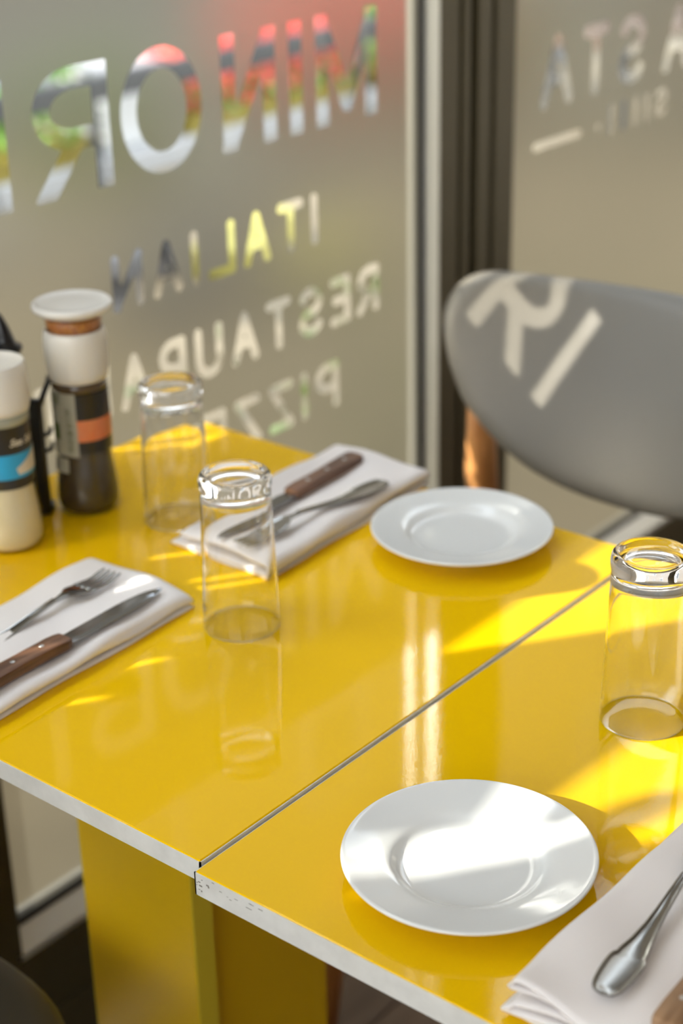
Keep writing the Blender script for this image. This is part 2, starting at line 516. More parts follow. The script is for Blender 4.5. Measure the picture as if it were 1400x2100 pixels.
def film_mesh(y0, y1, z0, z1, letters, cell):
    """film sheet with the letters cut out of it"""
    yl = min(l['bb'][0] for l in letters); yh = max(l['bb'][1] for l in letters)
    zl = min(l['bb'][2] for l in letters); zh = max(l['bb'][3] for l in letters)
    yl = max(yl - cell, y0); yh = min(yh + cell, y1); zl = max(zl - cell, z0); zh = min(zh + cell, z1)
    ny = int(math.ceil((yh - yl) / cell)); nz = int(math.ceil((zh - zl) / cell))
    Y = np.linspace(yl, yh, ny + 1); Z = np.linspace(zl, zh, nz + 1)
    G = np.stack(np.meshgrid(Y, Z, indexing='ij'), -1)
    D = np.full((ny + 1, nz + 1), 0.05)
    for L in letters:
        b = L['bb']
        i0, i1 = np.searchsorted(Y, b[0]) - 1, np.searchsorted(Y, b[1]) + 1
        j0, j1 = np.searchsorted(Z, b[2]) - 1, np.searchsorted(Z, b[3]) + 1
        i0 = max(i0, 0); j0 = max(j0, 0)
        P = G[i0:i1, j0:j1]
        d = np.full(P.shape[:2], 9.0)
        for pl in L['strokes']:
            for a, c in zip(pl, pl[1:]):
                d = np.minimum(d, seg_sdf(P, a, c) - L['hw'])
        if L['clip']:
            d = np.maximum(d, np.maximum(L['clip'][0] - P[..., 1], P[..., 1] - L['clip'][1]))
        D[i0:i1, j0:j1] = np.minimum(D[i0:i1, j0:j1], d)
    verts, faces = [], []
    idx = -np.ones((ny + 1, nz + 1), int)
    def vid(i, j):
        if idx[i, j] < 0:
            idx[i, j] = len(verts); verts.append((XG, Y[i], Z[j]))
        return idx[i, j]
    for i in range(ny):
        j = 0
        while j < nz:
            c = (D[i, j], D[i + 1, j], D[i + 1, j + 1], D[i, j + 1])
            if min(c) > 0:
                k = j
                while k + 1 < nz and D[i, k + 2] > 0 and D[i + 1, k + 2] > 0:
                    k += 1
                faces.append((vid(i, j), vid(i + 1, j), vid(i + 1, k + 1), vid(i, k + 1)))
                j = k + 1
                continue
            if max(c) > 0:
                q = [(i, j), (i + 1, j), (i + 1, j + 1), (i, j + 1)]
                f = []
                for n in range(4):
                    a, b = q[n], q[(n + 1) % 4]
                    da, db = D[a], D[b]
                    if da > 0:
                        f.append(vid(*a))
                    if (da > 0) != (db > 0):
                        t = da / (da - db)
                        f.append(len(verts))
                        verts.append((XG, Y[a[0]] + t * (Y[b[0]] - Y[a[0]]), Z[a[1]] + t * (Z[b[1]] - Z[a[1]])))
                if len(f) >= 3:
                    faces.append(tuple(f))
            j += 1
    for (a, b, c, d) in ((y0, y1, z0, zl), (y0, y1, zh, z1), (y0, yl, zl, zh), (yh, y1, zl, zh)):
        if b - a > 1e-6 and d - c > 1e-6:
            n = len(verts)
            verts += [(XG, a, c), (XG, b, c), (XG, b, d), (XG, a, d)]
            faces.append((n, n + 1, n + 2, n + 3))
    me = bpy.data.meshes.new('frosted_film')
    me.from_pydata(verts, [], faces)
    return me

def plain_film(y0, y1, z0, z1):
    me = bpy.data.meshes.new('frosted_film')
    me.from_pydata([(XG, y0, z0), (XG, y1, z0), (XG, y1, z1), (XG, y0, z1)], [], [(0, 1, 2, 3)])
    return me

def window(n, y0, y1, zs, film_top, letters=None, cell=.003):
    w = empty('window_%d' % n, (0, 0, 0))
    w['kind'] = 'structure'
    me = film_mesh(y0, y1, zs, film_top, letters, cell) if letters else plain_film(y0, y1, zs, film_top)
    f = bpy.data.objects.new('frosted_film', me)
    col.objects.link(f)
    me.materials.append(M['film'])
    f.parent = w
    if letters:
        f['label'] = 'frosted film with the lettering left clear'
    bm = bmesh.new()
    v = [bm.verts.new((XG - .006, a, b)) for a, b in ((y0, zs), (y1, zs), (y1, TOP), (y0, TOP))]
    bm.faces.new(v)
    obj('glass_pane', bm, M['pane'], w)
    # black gasket all round, 9 mm wide
    bm = bmesh.new()
    g = .009
    for a, b, c, d in ((y0, y1, zs, zs + g), (y0, y1, TOP - g, TOP), (y0, y0 + g, zs, TOP), (y1 - g, y1, zs, TOP)):
        box(bm, XG - .010, XG + .004, a, b, c, d)
    obj('gasket', bm, M['gasket'], w)
    # bottom rail: sloping ledge coloured pale as if lit, bronze face, groove and kick plate
    lo = zs - .018
    secs = [[(XG - .03, yy, zs), (XG + .004, yy, zs), (XF, yy, lo), (XF, yy, lo - .008), (XG - .03, yy, lo - .008)] for yy in (y0, y1)]
    obj('sill_ledge', loft(secs), M['frame_side_lit'], w)
    obj('bottom_rail', bbox(XG - .03, XF + .001, y0, y1, FL + .085, lo - .008, .002, 1), M['bronze'], w)
    obj('kick_plate', bbox(XG - .03, XF - .001, y0, y1, FL, FL + .077, .002, 1), M['bronze'], w)
    obj('head_rail', bbox(XG - .03, XF, y0, y1, TOP, TOP + .06, .002, 1), M['bronze'], w)
    return w

window(1, .278, 1.088, -.546, FILM, letters_main, .0024)
window(2, 1.262, 2.60, -.546, FILM, letters_side, .003)
window(3, -.533, .10, -.546, .474, letters_slot, .002)
w4 = window(4, -1.035, -.742, -.546, .632)
# its film is cut lower at the far end, and an unseen oval is added to cast a shadow lobe
fm = [c for c in w4.children if c.name.startswith('frosted_film')][0].data
fm.clear_geometry()
fm.from_pydata([(XG, -1.035, -.546), (XG, -.742, -.546), (XG, -.742, .634), (XG, -.915, .622), (XG, -.915, .592), (XG, -1.035, .592)], [], [(0, 1, 2, 3, 4, 5)])
bm = bmesh.new()
bmesh.ops.create_circle(bm, cap_ends=True, segments=40, radius=1)
for v in bm.verts:
    v.co = (XG + .0015, -.930 + v.co.x * .034, .668 + v.co.y * .019)
obj('oval_shadow_caster', bm, M['rail'], w4)
window(5, -3.4, -1.42, -.546, FILM)

# upright between window 1 and window 2: bronze profiles with dark grooves and a reveal coloured pale as if lit
def upright(name, y0, y1, profile, reveal):
    bm = bmesh.new()
    box(bm, XG - .03, XF - .02, y0, y1, FL, TOP + .06)
    core = obj(name, bm, M['gasket'])
    core['kind'] = 'structure'
    for a, b in profile:
        obj('frame_profile', bbox(XG - .025, XF, a, b, FL, TOP + .06, .0015, 1), M['bronze'], core)
    if reveal:
        obj('reveal', bbox(XG - .028, XF - .0005, y0 - .0012, y0 + .0005, -.57, TOP, 0), M['frame_side_lit'], core)
    return core
upright('trim_1', 1.088, 1.262, [(1.089, 1.131), (1.139, 1.157), (1.1725, 1.2045), (1.2135, 1.261)], True)
upright('trim_2', .10, .286, [(.101, .145), (.152, .17), (.185, .217), (.225, .285)], False)
upright('trim_3', -.742, -.533, [(-.741, -.68), (-.67, -.605), (-.595, -.534)], False)

# ------------------------------------------------------------------ tables
def table(x0, x1, y0, y1, ztop, th, label):
    t = empty('dining_table', ((x0 + x1) / 2, (y0 + y1) / 2, FL))
    tag(t, label, 'table', 'yellow square tables pushed together')
    hx, hy = (x1 - x0) / 2, (y1 - y0) / 2
    zt = ztop - FL
    obj('tabletop', bbox(-hx + .0008, hx - .0008, -hy + .0008, hy - .0008, zt - th, zt, .0007, 1), M['yellow'], t)
    bm = bmesh.new()
    a, b = zt - th + .0012, zt - .0010
    for p in ((-hx, hx, -hy, -hy + .0012), (-hx, hx, hy - .0012, hy), (-hx, -hx + .0012, -hy, hy), (hx - .0012, hx, -hy, hy)):
        box(bm, *p, a, b)
    obj('edge_band', bm, M['edge'], t)
    if x0 > -.1:
        # scuff marks at the knocked corner
        random.seed(4)
        bm = bmesh.new()
        for k in range(9):
            u = -hx + .0015 + abs(random.gauss(0, .006))
            z = random.uniform(a + .003, b - .001)
            box(bm, u, u + random.uniform(.0006, .003), -hy - .0002, -hy + .0005, z, z + random.uniform(.0003, .0012))
        for k in range(9):
            u = -hx + random.uniform(.01, .075)
            z = b - random.uniform(.001, .008)
            box(bm, u, u + random.uniform(.001, .006), -hy - .0002, -hy + .0005, z, z + random.uniform(.0002, .0005))
        s = obj('scuff_marks', bm, M['scuff'], t)
        s['kind'] = 'stuff'
    # box pedestal: two wide panels with olive edges and two recessed side panels
    px, pz = .0735, zt - th
    fr = -.100
    for (a, b) in ((fr, fr + .026), (.074, .100)):
        back = a > 0
        hw = px - .012 if back else px
        o = obj('pedestal_panel', bbox(-hw, hw, a, b, .03, pz, .0012, 1), M['yellow_leg_shaded'], t)
        for sx in (() if back else (-1, 1)):
            bm = bmesh.new()
            xa, xb = sorted((sx * px, sx * (px + .0012)))
            box(bm, xa, xb, a + .0005, b - .0005, .03, pz)
            obj('panel_edge', bm, M['yellow_edge'], o)
    for sx in (-1, 1):
        xa, xb = sorted((sx * (px - .012), sx * (px - .030)))
        obj('pedestal_panel', bbox(xa, xb, fr + .026, .074, .03, pz), M['yellow_leg_shaded'], t)
    obj('foot_plate', bbox(-.22, .22, -.22, .22, 0, .03, .004, 2), M['dark_stone'], t)
    return t
table(-.5896, 0.0, 0.0, .600, 0.0, .0185, 'yellow square table by the window with white edge, holding the pepper and salt mills')
table(.0016, .5916, -.0078, .592, -.0022, .0205, 'yellow square table on the right with white scuffed edge and the nearest plate')

# ------------------------------------------------------------------ plates
def plate(loc, label):
    prof = [(0, .0070), (.030, .0070), (.0455, .0074), (.0485, .0086), (.0515, .0112), (.0545, .0128), (.060, .0140),
            (.074, .0162), (.0830, .0180), (.0853, .0184), (.0864, .0180), (.0866, .0170), (.0858, .0158), (.0840, .0150), (.070, .0116),
            (.056, .0084), (.050, .0040), (.0475, .0012), (.0465, 0), (.0440, 0), (.0430, .0020), (.030, .0026), (0, .0026)]
    o = obj('side_plate', lathe(prof, 96), M['porcelain'], None, True, loc)
    md = o.modifiers.new('sub', 'SUBSURF'); md.levels = 1; md.render_levels = 1
    tag(o, label, 'plate', 'white side plates')
    return o
plate((-.150, .519, 0), 'round white plate near the chair, at the far edge of the yellow table')
plate((.151, .104, -.0022), 'round white plate in the foreground with a bright band of sun across it')

# ------------------------------------------------------------------ upturned tumblers
def tumbler(loc, label, rot=0):
    H = .1435
    t = empty('tumbler', loc, rot)
    tag(t, label, 'glass', 'upturned clear tumblers')
    outer = [(.0326, 0.0006), (.0331, 0.0), (.0335, .0008), (.0330, .020), (.0318, .060), (.0306, .100), (.0300, H - .0185), (.02985, H - .0165),
             (.0303, H - .0135), (.0309, H - .010), (.0309, H - .006), (.0302, H - .0025), (.0285, H - .0004), (.0262, H), (.0245, H - .0008),
             (.0225, H - .0022), (.018, H - .0030), (0, H - .0034)]
    inner = [(0, H - .0165), (.016, H - .0168), (.0245, H - .0180), (.0272, H - .0205), (.0284, H - .026), (.0293, .100), (.0306, .060), (.0319, .020), (.0324, .002)]
    obj('glass_body', lathe(outer + inner, 72, close=True), M['tumbler'], t, True)
    return t
tumbler((-.2065, .2705, 0), 'upturned clear tumbler standing by itself between the two napkins')
tumbler((-.4050, .3960, 0), 'upturned clear tumbler beside the pepper mill, close to the window', 1.0)
tumbler((.1440, .3480, -.0022), 'upturned clear tumbler cut by the right edge of the picture', 2.0)

# ------------------------------------------------------------------ napkins
def napkin(name, x0, x1, y0, y1, fold_first, gaps, seed, label, wob=.0018, crown=.004, near_wave=0.0, skew=0.0, loc_z=0.0):
    """a long ribbon of cloth folded back and forth; gaps = rise at each fold (bottom to top)"""
    rng = random.Random(seed)
    W = x1 - x0
    TH = .00085
    z = .0014
    side = fold_first
    path = []          # (u, z, layer)
    nl = len(gaps) + 1
    NP = 26
    for k in range(nl):
        ua, ub = (0, W) if side > 0 else (W, 0)
        cut0 = .0 if k == 0 else gaps[k - 1] / 2
        cut1 = gaps[k] / 2 if k < nl - 1 else .004
        s = 1 if ub > ua else -1
        inset = rng.uniform(-.002, .002)
        u_start = ua + s * cut0
        u_end = ub - s * (cut1 + (inset if k < nl - 1 else .003))
        for i in range(NP):
            f = i / (NP - 1)
            path.append((u_start + (u_end - u_start) * f, z, k))
        if k < nl - 1:
            r = gaps[k] / 2
            for i in range(1, 8):
                a = math.pi * i / 8
                path.append((u_end + s * r * 1.25 * math.sin(a), z + r * (1 - math.cos(a)), k + i / 8))
            z += gaps[k]
        side = -side
    zmax = z
    NY = 46
    ph = [rng.uniform(0, 6.28) for _ in range(24)]
    secs = []
    for j in range(NY):
        fy = j / (NY - 1)
        e = min(fy, 1 - fy)
        pts = []
        for (u, zz, k) in path:
            fz = zz / zmax
            fu = u / W
            lay = int(round(k))
            du = wob * (math.sin(5 * fy + ph[lay % 12]) + .5 * math.sin(13 * fy + ph[(lay + 3) % 12]))
            bulge = crown * fz * (math.sin(math.pi * min(max(fu, 0), 1)) ** .7) * (.75 + .25 * math.sin(4 * fy + ph[2] + 3 * fu))
            dz = bulge + fz * .0011 * math.sin(9 * fu + 6 * fy + ph[5]) + fz * .0009 * math.sin(17 * fy + 5 * fu + ph[7])
            if near_wave:
                nf = max(0, 1 - fy / .16)
                dz += near_wave * nf * nf * (math.sin(7 * fu + ph[4] + lay * .9) * (.25 + .75 * fz))
                du += near_wave * nf * .9 * math.sin(3.1 * lay + ph[6])
            # soft drop of the top layers at the two short ends
            dz -= fz * .0035 * max(0, 1 - e / .05) ** 2 * (0.4 if near_wave else 1)
            ye = .0022 * math.sin(2.3 * k + ph[8]) + .0016 * math.sin(8 * fu + ph[9] + k)
            yy = y0 + (y1 - y0) * fy + (ye if fy < .5 else -ye) * max(0, 1 - e / .2)
            pts.append((u + du, yy, max(zz + dz, .0009)))
        ring_o, ring_i = [], []
        n = len(pts)
        for i in range(n):
            a = pts[max(i - 1, 0)]; b = pts[min(i + 1, n - 1)]
            tx, tz = b[0] - a[0], b[2] - a[2]
            L = math.hypot(tx, tz) or 1
            nx, nz = -tz / L, tx / L
            p = pts[i]
            sk = skew * (p[1] - (y0 + y1) / 2)
            ring_o.append((x0 + p[0] + nx * TH + sk, p[1], p[2] + nz * TH))
            ring_i.append((x0 + p[0] - nx * TH + sk, p[1], max(p[2] - nz * TH, .0002)))
        secs.append(ring_o + ring_i[::-1])
    bm = loft(secs, cap=False)
    bm.verts.ensure_lookup_table()
    # close the two short ends with strips
    tot = len(secs[0]); n = tot // 2
    for base in (0, (NY - 1) * tot):
        for i in range(n - 1):
            vs_ = [bm.verts[base + i], bm.verts[base + i + 1], bm.verts[base + tot - 2 - i], bm.verts[base + tot - 1 - i]]
            try:
                bm.faces.new(vs_)
            except ValueError:
                pass
    cx, cy = (x0 + x1) / 2, (y0 + y1) / 2
    for v in bm.verts:
        v.co.x -= cx; v.co.y -= cy
    bmesh.ops.recalc_face_normals(bm, faces=list(bm.faces))
    o = obj('napkin', bm, M['cloth'], None, True, (cx, cy, loc_z))
    tag(o, label, 'napkin', 'folded white napkins')
    return o
napkin('napkin', -.384, -.256, .022, .268, -1, [.0042, .0098], 3, 'folded white napkin in front of the salt mill, under a fork and knife pointing away', skew=-.05)
napkin('napkin', -.372, -.248, .348, .612, -1, [.0042, .0108], 8, 'folded white napkin at the far edge between the tumblers and the far plate', wob=.0022, skew=-.06)
napkin('napkin', .249, .385, .006, .255, 1, [.0050, .0050, .0046, .0078], 5, 'folded white napkin in the bottom right corner with a fork handle on top', wob=.0016, crown=.003, near_wave=.0050, loc_z=-.0022)

# ------------------------------------------------------------------ cutlery
def rounded_section(w, t, crown, y, z, rim=0.0):
    """cross-section in x-z of a bar, width 2w, thickness t; rim > 0 raises the borders"""
    if rim > 0:
        k = min(1.0, w / .0062)
        e = [(0, .3 * t), (.0004, .85 * t), (.0010, t), (.0019, t - .1 * rim), (.0024, t - .85 * rim), (.0030, t - rim), (.0043, t - .95 * rim)]
        left = [(-w + a * k, b) for a, b in e]
        top = left + [(0, t - .80 * rim)] + [(-a, b) for a, b in reversed(left)]
    else:
        top = [(-w, .4 * t), (-w * .96, .75 * t), (-w * .85, t), (-w * .65, t + crown * .5), (-w * .4, t + crown * .8), (-w * .2, t + crown * .95), (0, t + crown),
               (w * .2, t + crown * .95), (w * .4, t + crown * .8), (w * .65, t + crown * .5), (w * .85, t), (w * .96, .75 * t), (w, .4 * t)]
    bot = [(w * .9, 0), (w * .4, 0), (0, 0), (-w * .4, 0), (-w * .9, 0)]
    return [(x, y, z + zz) for x, zz in top + bot]

def crisp(o, deg=24):
    o.data.set_sharp_from_angle(angle=math.radians(deg))
    return o

def make_fork(label):
    """handle end at y = 0, tines towards +y, length 0.197"""
    f = empty('fork')
    tag(f, label, 'fork', 'steel forks')
    ss = [0, .0006, .0015, .003, .005, .008, .012, .018, .025, .031, .035, .0375, .0385, .0395, .0410, .0425, .046, .056, .07, .085, .10, .112, .122]
    ww = [.0015, .0042, .0064, .0078, .0090, .0099, .0106, .0113, .0118, .0119, .0117, .0113, .0106, .0098, .0095, .0095, .0090, .0072, .0054, .0041, .0034, .0030, .0028]
    secs = []
    for s, w in zip(ss, ww):
        z = .0006 + .0010 * smooth_interp(s, [0, .05], [1, 0]) + smooth_interp(s, [.05, .13], [0, .0075])
        t = interp(s, [0, .004, .03, .10, .122], [.0016, .0024, .0026, .0030, .0028])
        secs.append(rounded_section(w, t, .0006, s, z, rim=.0016 * smooth_interp(s, [.001, .005, .085, .11], [0.3, 1, 1, 0.2])))
    crisp(obj('handle', loft(secs), M['steel'], f, True))
    secs = []
    ss = [.1215, .128, .134, .139, .144, .149, .155, .160]
    ww = [.0028, .0032, .0045, .0075, .0106, .0121, .0126, .0124]
    def zc(s): return smooth_interp(s, [.12, .135, .160, .178, .197], [.0076, .0078, .0036, .0018, .0042])
    for s, w in zip(ss, ww):
        secs.append(rounded_section(w, .0018, .0004 if s < .135 else -.0009, s, zc(s)))
    crisp(obj('fork_head', loft(secs), M['steel'], f, True), 40)
    for k in range(4):
        x = (-1.5 + k) * .0066
        secs = []
        for s in np.linspace(.1585, .197, 10):
            w = interp(s, [.158, .163, .19, .1955, .197], [.0029, .0022, .0017, .0012, .0005])
            xx = x * interp(s, [.158, .197], [1.0, .94])
            secs.append([(p[0] + xx, p[1], p[2]) for p in rounded_section(w, .0016, .0002, float(s), zc(float(s)))])
        obj('tine', loft(secs), M['steel'], f, True)
    return f

def make_knife(label, wood='handle_wood', flip=1):
    """steak knife, handle end at y = 0, tip at y = 0.228; cutting edge on the +x side times flip"""
    k = empty('steak_knife')
    tag(k, label, 'knife', 'wooden handled steak knives')
    secs = []
    for s in [0, .0015, .004, .008, .02, .04, .06, .078, .09, .1, .108, .1115, .113]:
        w = interp(s, [0, .0015, .004, .008, .03, .06, .085, .108, .113], [.0052, .0078, .0092, .0100, .0102, .0090, .0092, .0098, .0088])
        c = -.0010 * flip * math.sin(math.pi * s / .113)
        t = interp(s, [0, .003, .01, .1, .113], [.0070, .0100, .0112, .0108, .0096])
        secs.append([(c + w * a, s, t * b) for a, b in ((-.80, 0), (-1, .18), (-1, .78), (-.93, .93), (-.75, 1), (-.3, 1.03), (.3, 1.03), (.75, 1), (.93, .93), (1, .78), (1, .18), (.80, 0))])
    h = obj('handle', loft(secs), M[wood], k)
    for s in (.026, .056, .088):
        r = obj('rivet', lathe([(0, .0120), (.0018, .0120), (.0024, .0116), (.0024, .004), (0, .004)], 16), M['rivet'], h, True)
        r.location = (-.0012 * flip, s, -.0004)
    secs = []
    for s in [.110, .114, .122, .135, .15, .165, .18, .195, .207, .216, .223, .227, .2282]:
        xs = interp(s, [.11, .18, .20, .215, .2282], [-.0072, -.0080, -.0072, -.0046, .0018])
        xe = interp(s, [.11, .114, .124, .19, .21, .222, .2282], [.0070, .0072, .0092, .0090, .0078, .0052, .0026])
        z0 = .0042
        secs.append([(flip * xs, s, z0), (flip * xs, s, z0 + .0017), (flip * (xs * .35 + xe * .65), s, z0 + .0014), (flip * xe, s, z0 + .0006), (flip * xe, s, z0 + .0003), (flip * (xs * .35 + xe * .65), s, z0)])
    obj('blade', loft(secs), M['blade'], k)
    return k

def place(o, x, y, z, ang, tilt=0.0):
    o.location = (x, y, z)
    o.rotation_euler = (tilt, 0, ang)
def heading(a, b):
    return math.atan2(-(b[0] - a[0]), b[1] - a[1])
NZ = .0188
fk = make_fork('steel fork beside the knife on the left napkin, tines pointing away')
place(fk, -.322 + .003, .047, NZ - .001, heading((-.319, .047), (-.337, .243)))
f2 = dup(fk, (0, 0, 0), 0, 'steel fork on the far napkin with its handle end towards the chair')
place(f2, -.264, .548, NZ + .0016, heading((-.264, .548), (-.281, .36)))
f3 = dup(fk, (0, 0, 0), 0, 'steel fork with a bordered handle end on the bottom right napkin')
place(f3, .3020, .0235, .0262, heading((.302, .0235), (.2895, .145)))
k1 = make_knife('steak knife with a brown wooden handle and dark blade on the left napkin', 'handle_wood', 1)
place(k1, -.2700, .0165, NZ - .0005, heading((-.270, .0165), (-.279, .244)))
k2 = make_knife('steak knife with a riveted wooden handle on the far napkin, blade behind the tumbler', 'handle_wood', 1)
place(k2, -.323, .578, NZ + .001, heading((-.323, .578), (-.309, .345)))
k3 = make_knife('steak knife with a pale wooden handle showing in the bottom right corner', 'pale_handle_wood', 1)
place(k3, .3460, .0160, .0240, heading((.346, .016), (.340, .24)))

# ------------------------------------------------------------------ spice mills
CAMA = -0.665           # direction towards the viewer from the mills
def patch(prof, z0, z1, a0, a1, off, seg=30, nz=8):
    """curved label sheet following a lathe profile"""
    zs = [p[1] for p in prof]; rs = [p[0] for p in prof]
    secs = []
    bm = bmesh.new()
    grid = []
    for layer in (off, off - .0002):
        g = []
        for i in range(nz + 1):
            z = z0 + (z1 - z0) * i / nz
            r = interp(z, zs, rs) + layer
            g.append([bm.verts.new((r * math.cos(a0 + (a1 - a0) * j / seg), r * math.sin(a0 + (a1 - a0) * j / seg), z)) for j in range(seg + 1)])
        grid.append(g)
    for g in grid[:1]:
        for i in range(nz):
            for j in range(seg):
                bm.faces.new((g[i][j], g[i][j + 1], g[i + 1][j + 1], g[i + 1][j]))
    for v in grid[1]:
        for q in v:
            bm.verts.remove(q)
    return bm

BODY = [(.0, .0015), (.020, .0005), (.0265, 0), (.0295, .0015), (.0318, .006), (.0326, .013), (.0322, .022), (.0308, .036), (.0290, .050), (.0277, .062), (.0276, .080), (.0276, .118), (.0272, .128), (.0262, .136), (.0262, .139)]
def body_profile():
    return [p for p in BODY if p[0] > .026 and p[1] > .001]

def text_on_cylinder(body, size, prof, z, a, off, mat, parent, name):
    cu = bpy.data.curves.new(name, 'FONT')
    cu.body = body
    cu.size = size
    cu.shear = .35
    cu.align_x = 'CENTER'
    cu.offset = .00022
    to = bpy.data.objects.new(name, cu)
    col.objects.link(to)
    dg = bpy.context.evaluated_depsgraph_get()
    dg.update()
    me = bpy.data.meshes.new_from_object(to.evaluated_get(dg))
    bpy.data.objects.remove(to)
    zs = [p[1] for p in prof]; rs = [p[0] for p in prof]
    for v in me.vertices:
        zz = z + v.co.y
        r = interp(zz, zs, rs) + off
        an = a + v.co.x / r
        v.co = (r * math.cos(an), r * math.sin(an), zz)
    o = bpy.data.objects.new(name, me)
    col.objects.link(o)
    me.materials.append(mat)
    o.parent = parent
    return o

PR = body_profile()
def mill(name, loc, label, content, cat='mill'):
    m = empty(name, loc, 0)
    tag(m, label, cat)
    inner = [(max(r - .0022, 0), z + (.002 if z < .01 else 0)) for r, z in BODY if z < .128]
    inner += [(0, .126)]
    obj('contents', lathe(inner, 56), M[content], m, True)
    obj('bottle', lathe(BODY, 64), M['bottle_glass'], m, True)
    return m

pm = mill('pepper_mill', (-.498, .364, 0), 'dark pepper mill with a black and orange label and a lidded cup on top', 'pepper')
A = CAMA
pl = obj('label', patch(PR, .066, .1275, A - .25, A + 3.4, .0003, 48), M['black_label'], pm, True)
obj('orange_band', patch(PR, .0795, .1015, A - .25, A + 3.4, .0006, 48), M['orange_label'], pl, True)
pp = obj('ingredients_panel', patch(PR, .0635, .129, A - 1.65, A - .25, .0006, 24), M['beige_label'], pm, True)
bm = bmesh.new()
rng = random.Random(2)
def arcbar(bm, r, a0, a1, z0, z1, n=3):
    vs0 = [bm.verts.new((r * math.cos(a0 + (a1 - a0) * i / n), r * math.sin(a0 + (a1 - a0) * i / n), z)) for z in (z0, z1) for i in range(n + 1)]
    for i in range(n):
        bm.faces.new((vs0[i], vs0[i + 1], vs0[n + 2 + i], vs0[n + 1 + i]))
for k in range(52):
    zz = .0665 + k * .00092
    if rng.random() < .75:
        arcbar(bm, .0287, A - .62, A - .62 + rng.choice((.14, .2, .24)), zz, zz + rng.choice((.0003, .0005)))
for k in range(9):
    arcbar(bm, .0287, A - 1.25, A - .85 + .06 * math.sin(k * 2.1), .127 - .0012 * k, .1275 - .0012 * k, 6)
arcbar(bm, .0287, A - 1.3, A - .95, .080, .097, 6)
s = obj('small_print', bm, M['dark_leaf'], pp)
s['kind'] = 'stuff'
obj('lower_panel', patch(PR, .046, .061, A - 1.5, A - .66, .0006, 12), M['beige_label'], pm, True)
obj('neck_ring', lathe([(.0264, .1285), (.0276, .130), (.0272, .1385), (.025, .1385)], 56), M['brown_plastic'], pm, True)
obj('cap', lathe([(.0266, .1375), (.0283, .1385), (.0296, .146), (.0309, .158), (.0312, .168), (.0306, .180), (.0296, .1865), (.0280, .1885), (.0268, .1880), (.0262, .1840), (.0, .1830)], 64), M['cap_white'], pm, True)
cup = obj('cup', lathe([(.0, .1835), (.0258, .1835), (.0264, .185), (.0282, .2000), (.0290, .2045), (.0278, .2045)], 56), M['bottle_glass'], pm, True)
obj('chili_flakes', lathe([(0, .1840), (.0256, .1842), (.0272, .1970), (.0268, .1990), (.0150, .1998), (0, .2000)], 48), M['chili'], cup, True)
obj('lid', lathe([(.0270, .2030), (.0300, .2030), (.0352, .2062), (.0372, .2082), (.0384, .2090), (.0389, .2108), (.0384, .2130), (.0370, .2144), (.0352, .2146), (.0335, .2132), (.0318, .2124), (.020, .2130), (0, .2132)], 64), M['clear_plastic'], pm, True)

sm = mill('salt_mill', (-.494, .259, 0), 'salt mill with pale grains, a blue and black label and an open white cap', 'salt')
sl = obj('label', patch(PR, .066, .1275, A - 2.2, A + 2.2, .0003, 56), M['black_label'], sm, True)
obj('blue_band', patch(PR, .0765, .1010, A - 2.2, A + 2.2, .0006, 56), M['blue_label'], sl, True)
# pale patch with a slanted left edge on the blue band
bm = bmesh.new()
rows = []
for i in range(7):
    z = .0800 + .0195 * i / 6
    aL = A + interp(i, [0, 2, 6], [.48, .40, 1.25])
    aR = A + 1.75
    rows.append([bm.verts.new((.0286 * math.cos(aL + (aR - aL) * j / 10), .0286 * math.sin(aL + (aR - aL) * j / 10), z)) for j in range(11)])
for i in range(6):
    for j in range(10):
        bm.faces.new((rows[i][j], rows[i][j + 1], rows[i + 1][j + 1], rows[i + 1][j]))
obj('cream_patch', bm, M['cream_label'], sl, True)
text_on_cylinder('Sea Salt', .0098, PR, .1090, A + .78, .0007, M['cream_label'], sl, 'lettering')
obj('collar', lathe([(.0266, .1270), (.0286, .1280), (.0286, .1370), (.0272, .1385), (.025, .1385)], 56), M['collar'], sm, True)
obj('cap', lathe([(.0268, .1375), (.0292, .1380), (.0306, .1440), (.0308, .158), (.0300, .172), (.0288, .1835), (.0278, .1850), (.0268, .1842), (.0262, .1780), (.0, .1775)], 64), M['cap_white'], sm, True)

# caddy between the mills
cd = empty('condiment_caddy', (-.5160, .3205, 0), 0)
tag(cd, 'black plastic caddy with a flat upright between the salt and pepper mills', 'caddy')
R90 = .60
def rot2(x, y): return (x * math.cos(R90) - y * math.sin(R90), x * math.sin(R90) + y * math.cos(R90))
bm = bbox(-.0075, .0075, -.0035, .0035, .001, .124, .003, 3)
bmesh.ops.rotate(bm, cent=(0, 0, 0), matrix=Matrix.Rotation(R90, 3, 'Z'), verts=list(bm.verts))
obj('upright', bm, M['black_plastic'], cd, True)
obj('upright_hook', tube([(.004, .003, .116), (.006, .008, .128), (.004, .016, .136), (-.004, .024, .138)], [.0030, .0030, .0028, .0024], 12), M['black_plastic'], cd, True)
def hug(cx, cy, rad, a0, a1, z, n=9):
    """points around a mill, in the caddy's own frame"""
    return [(cx + .5160 + rad * math.cos(math.radians(a0 + (a1 - a0) * i / (n - 1))), cy - .3205 + rad * math.sin(math.radians(a0 + (a1 - a0) * i / (n - 1))), z) for i in range(n)]
for zz in (.066, .083):
    obj('arm', tube([(0, .002, zz)] + hug(-.498, .364, .0322, 236, 214, zz, 5), .0022, 10), M['black_plastic'], cd, True)
obj('base_hoop', tube([(0, .001, .0036)] + hug(-.498, .364, .0375, 236, 216, .0034, 5), .0030, 10), M['black_plastic'], cd, True)
obj('base_hoop', tube([(0, -.002, .0036)] + hug(-.494, .259, .0372, 116, 150, .0034, 6), .0030, 10), M['black_plastic'], cd, True)

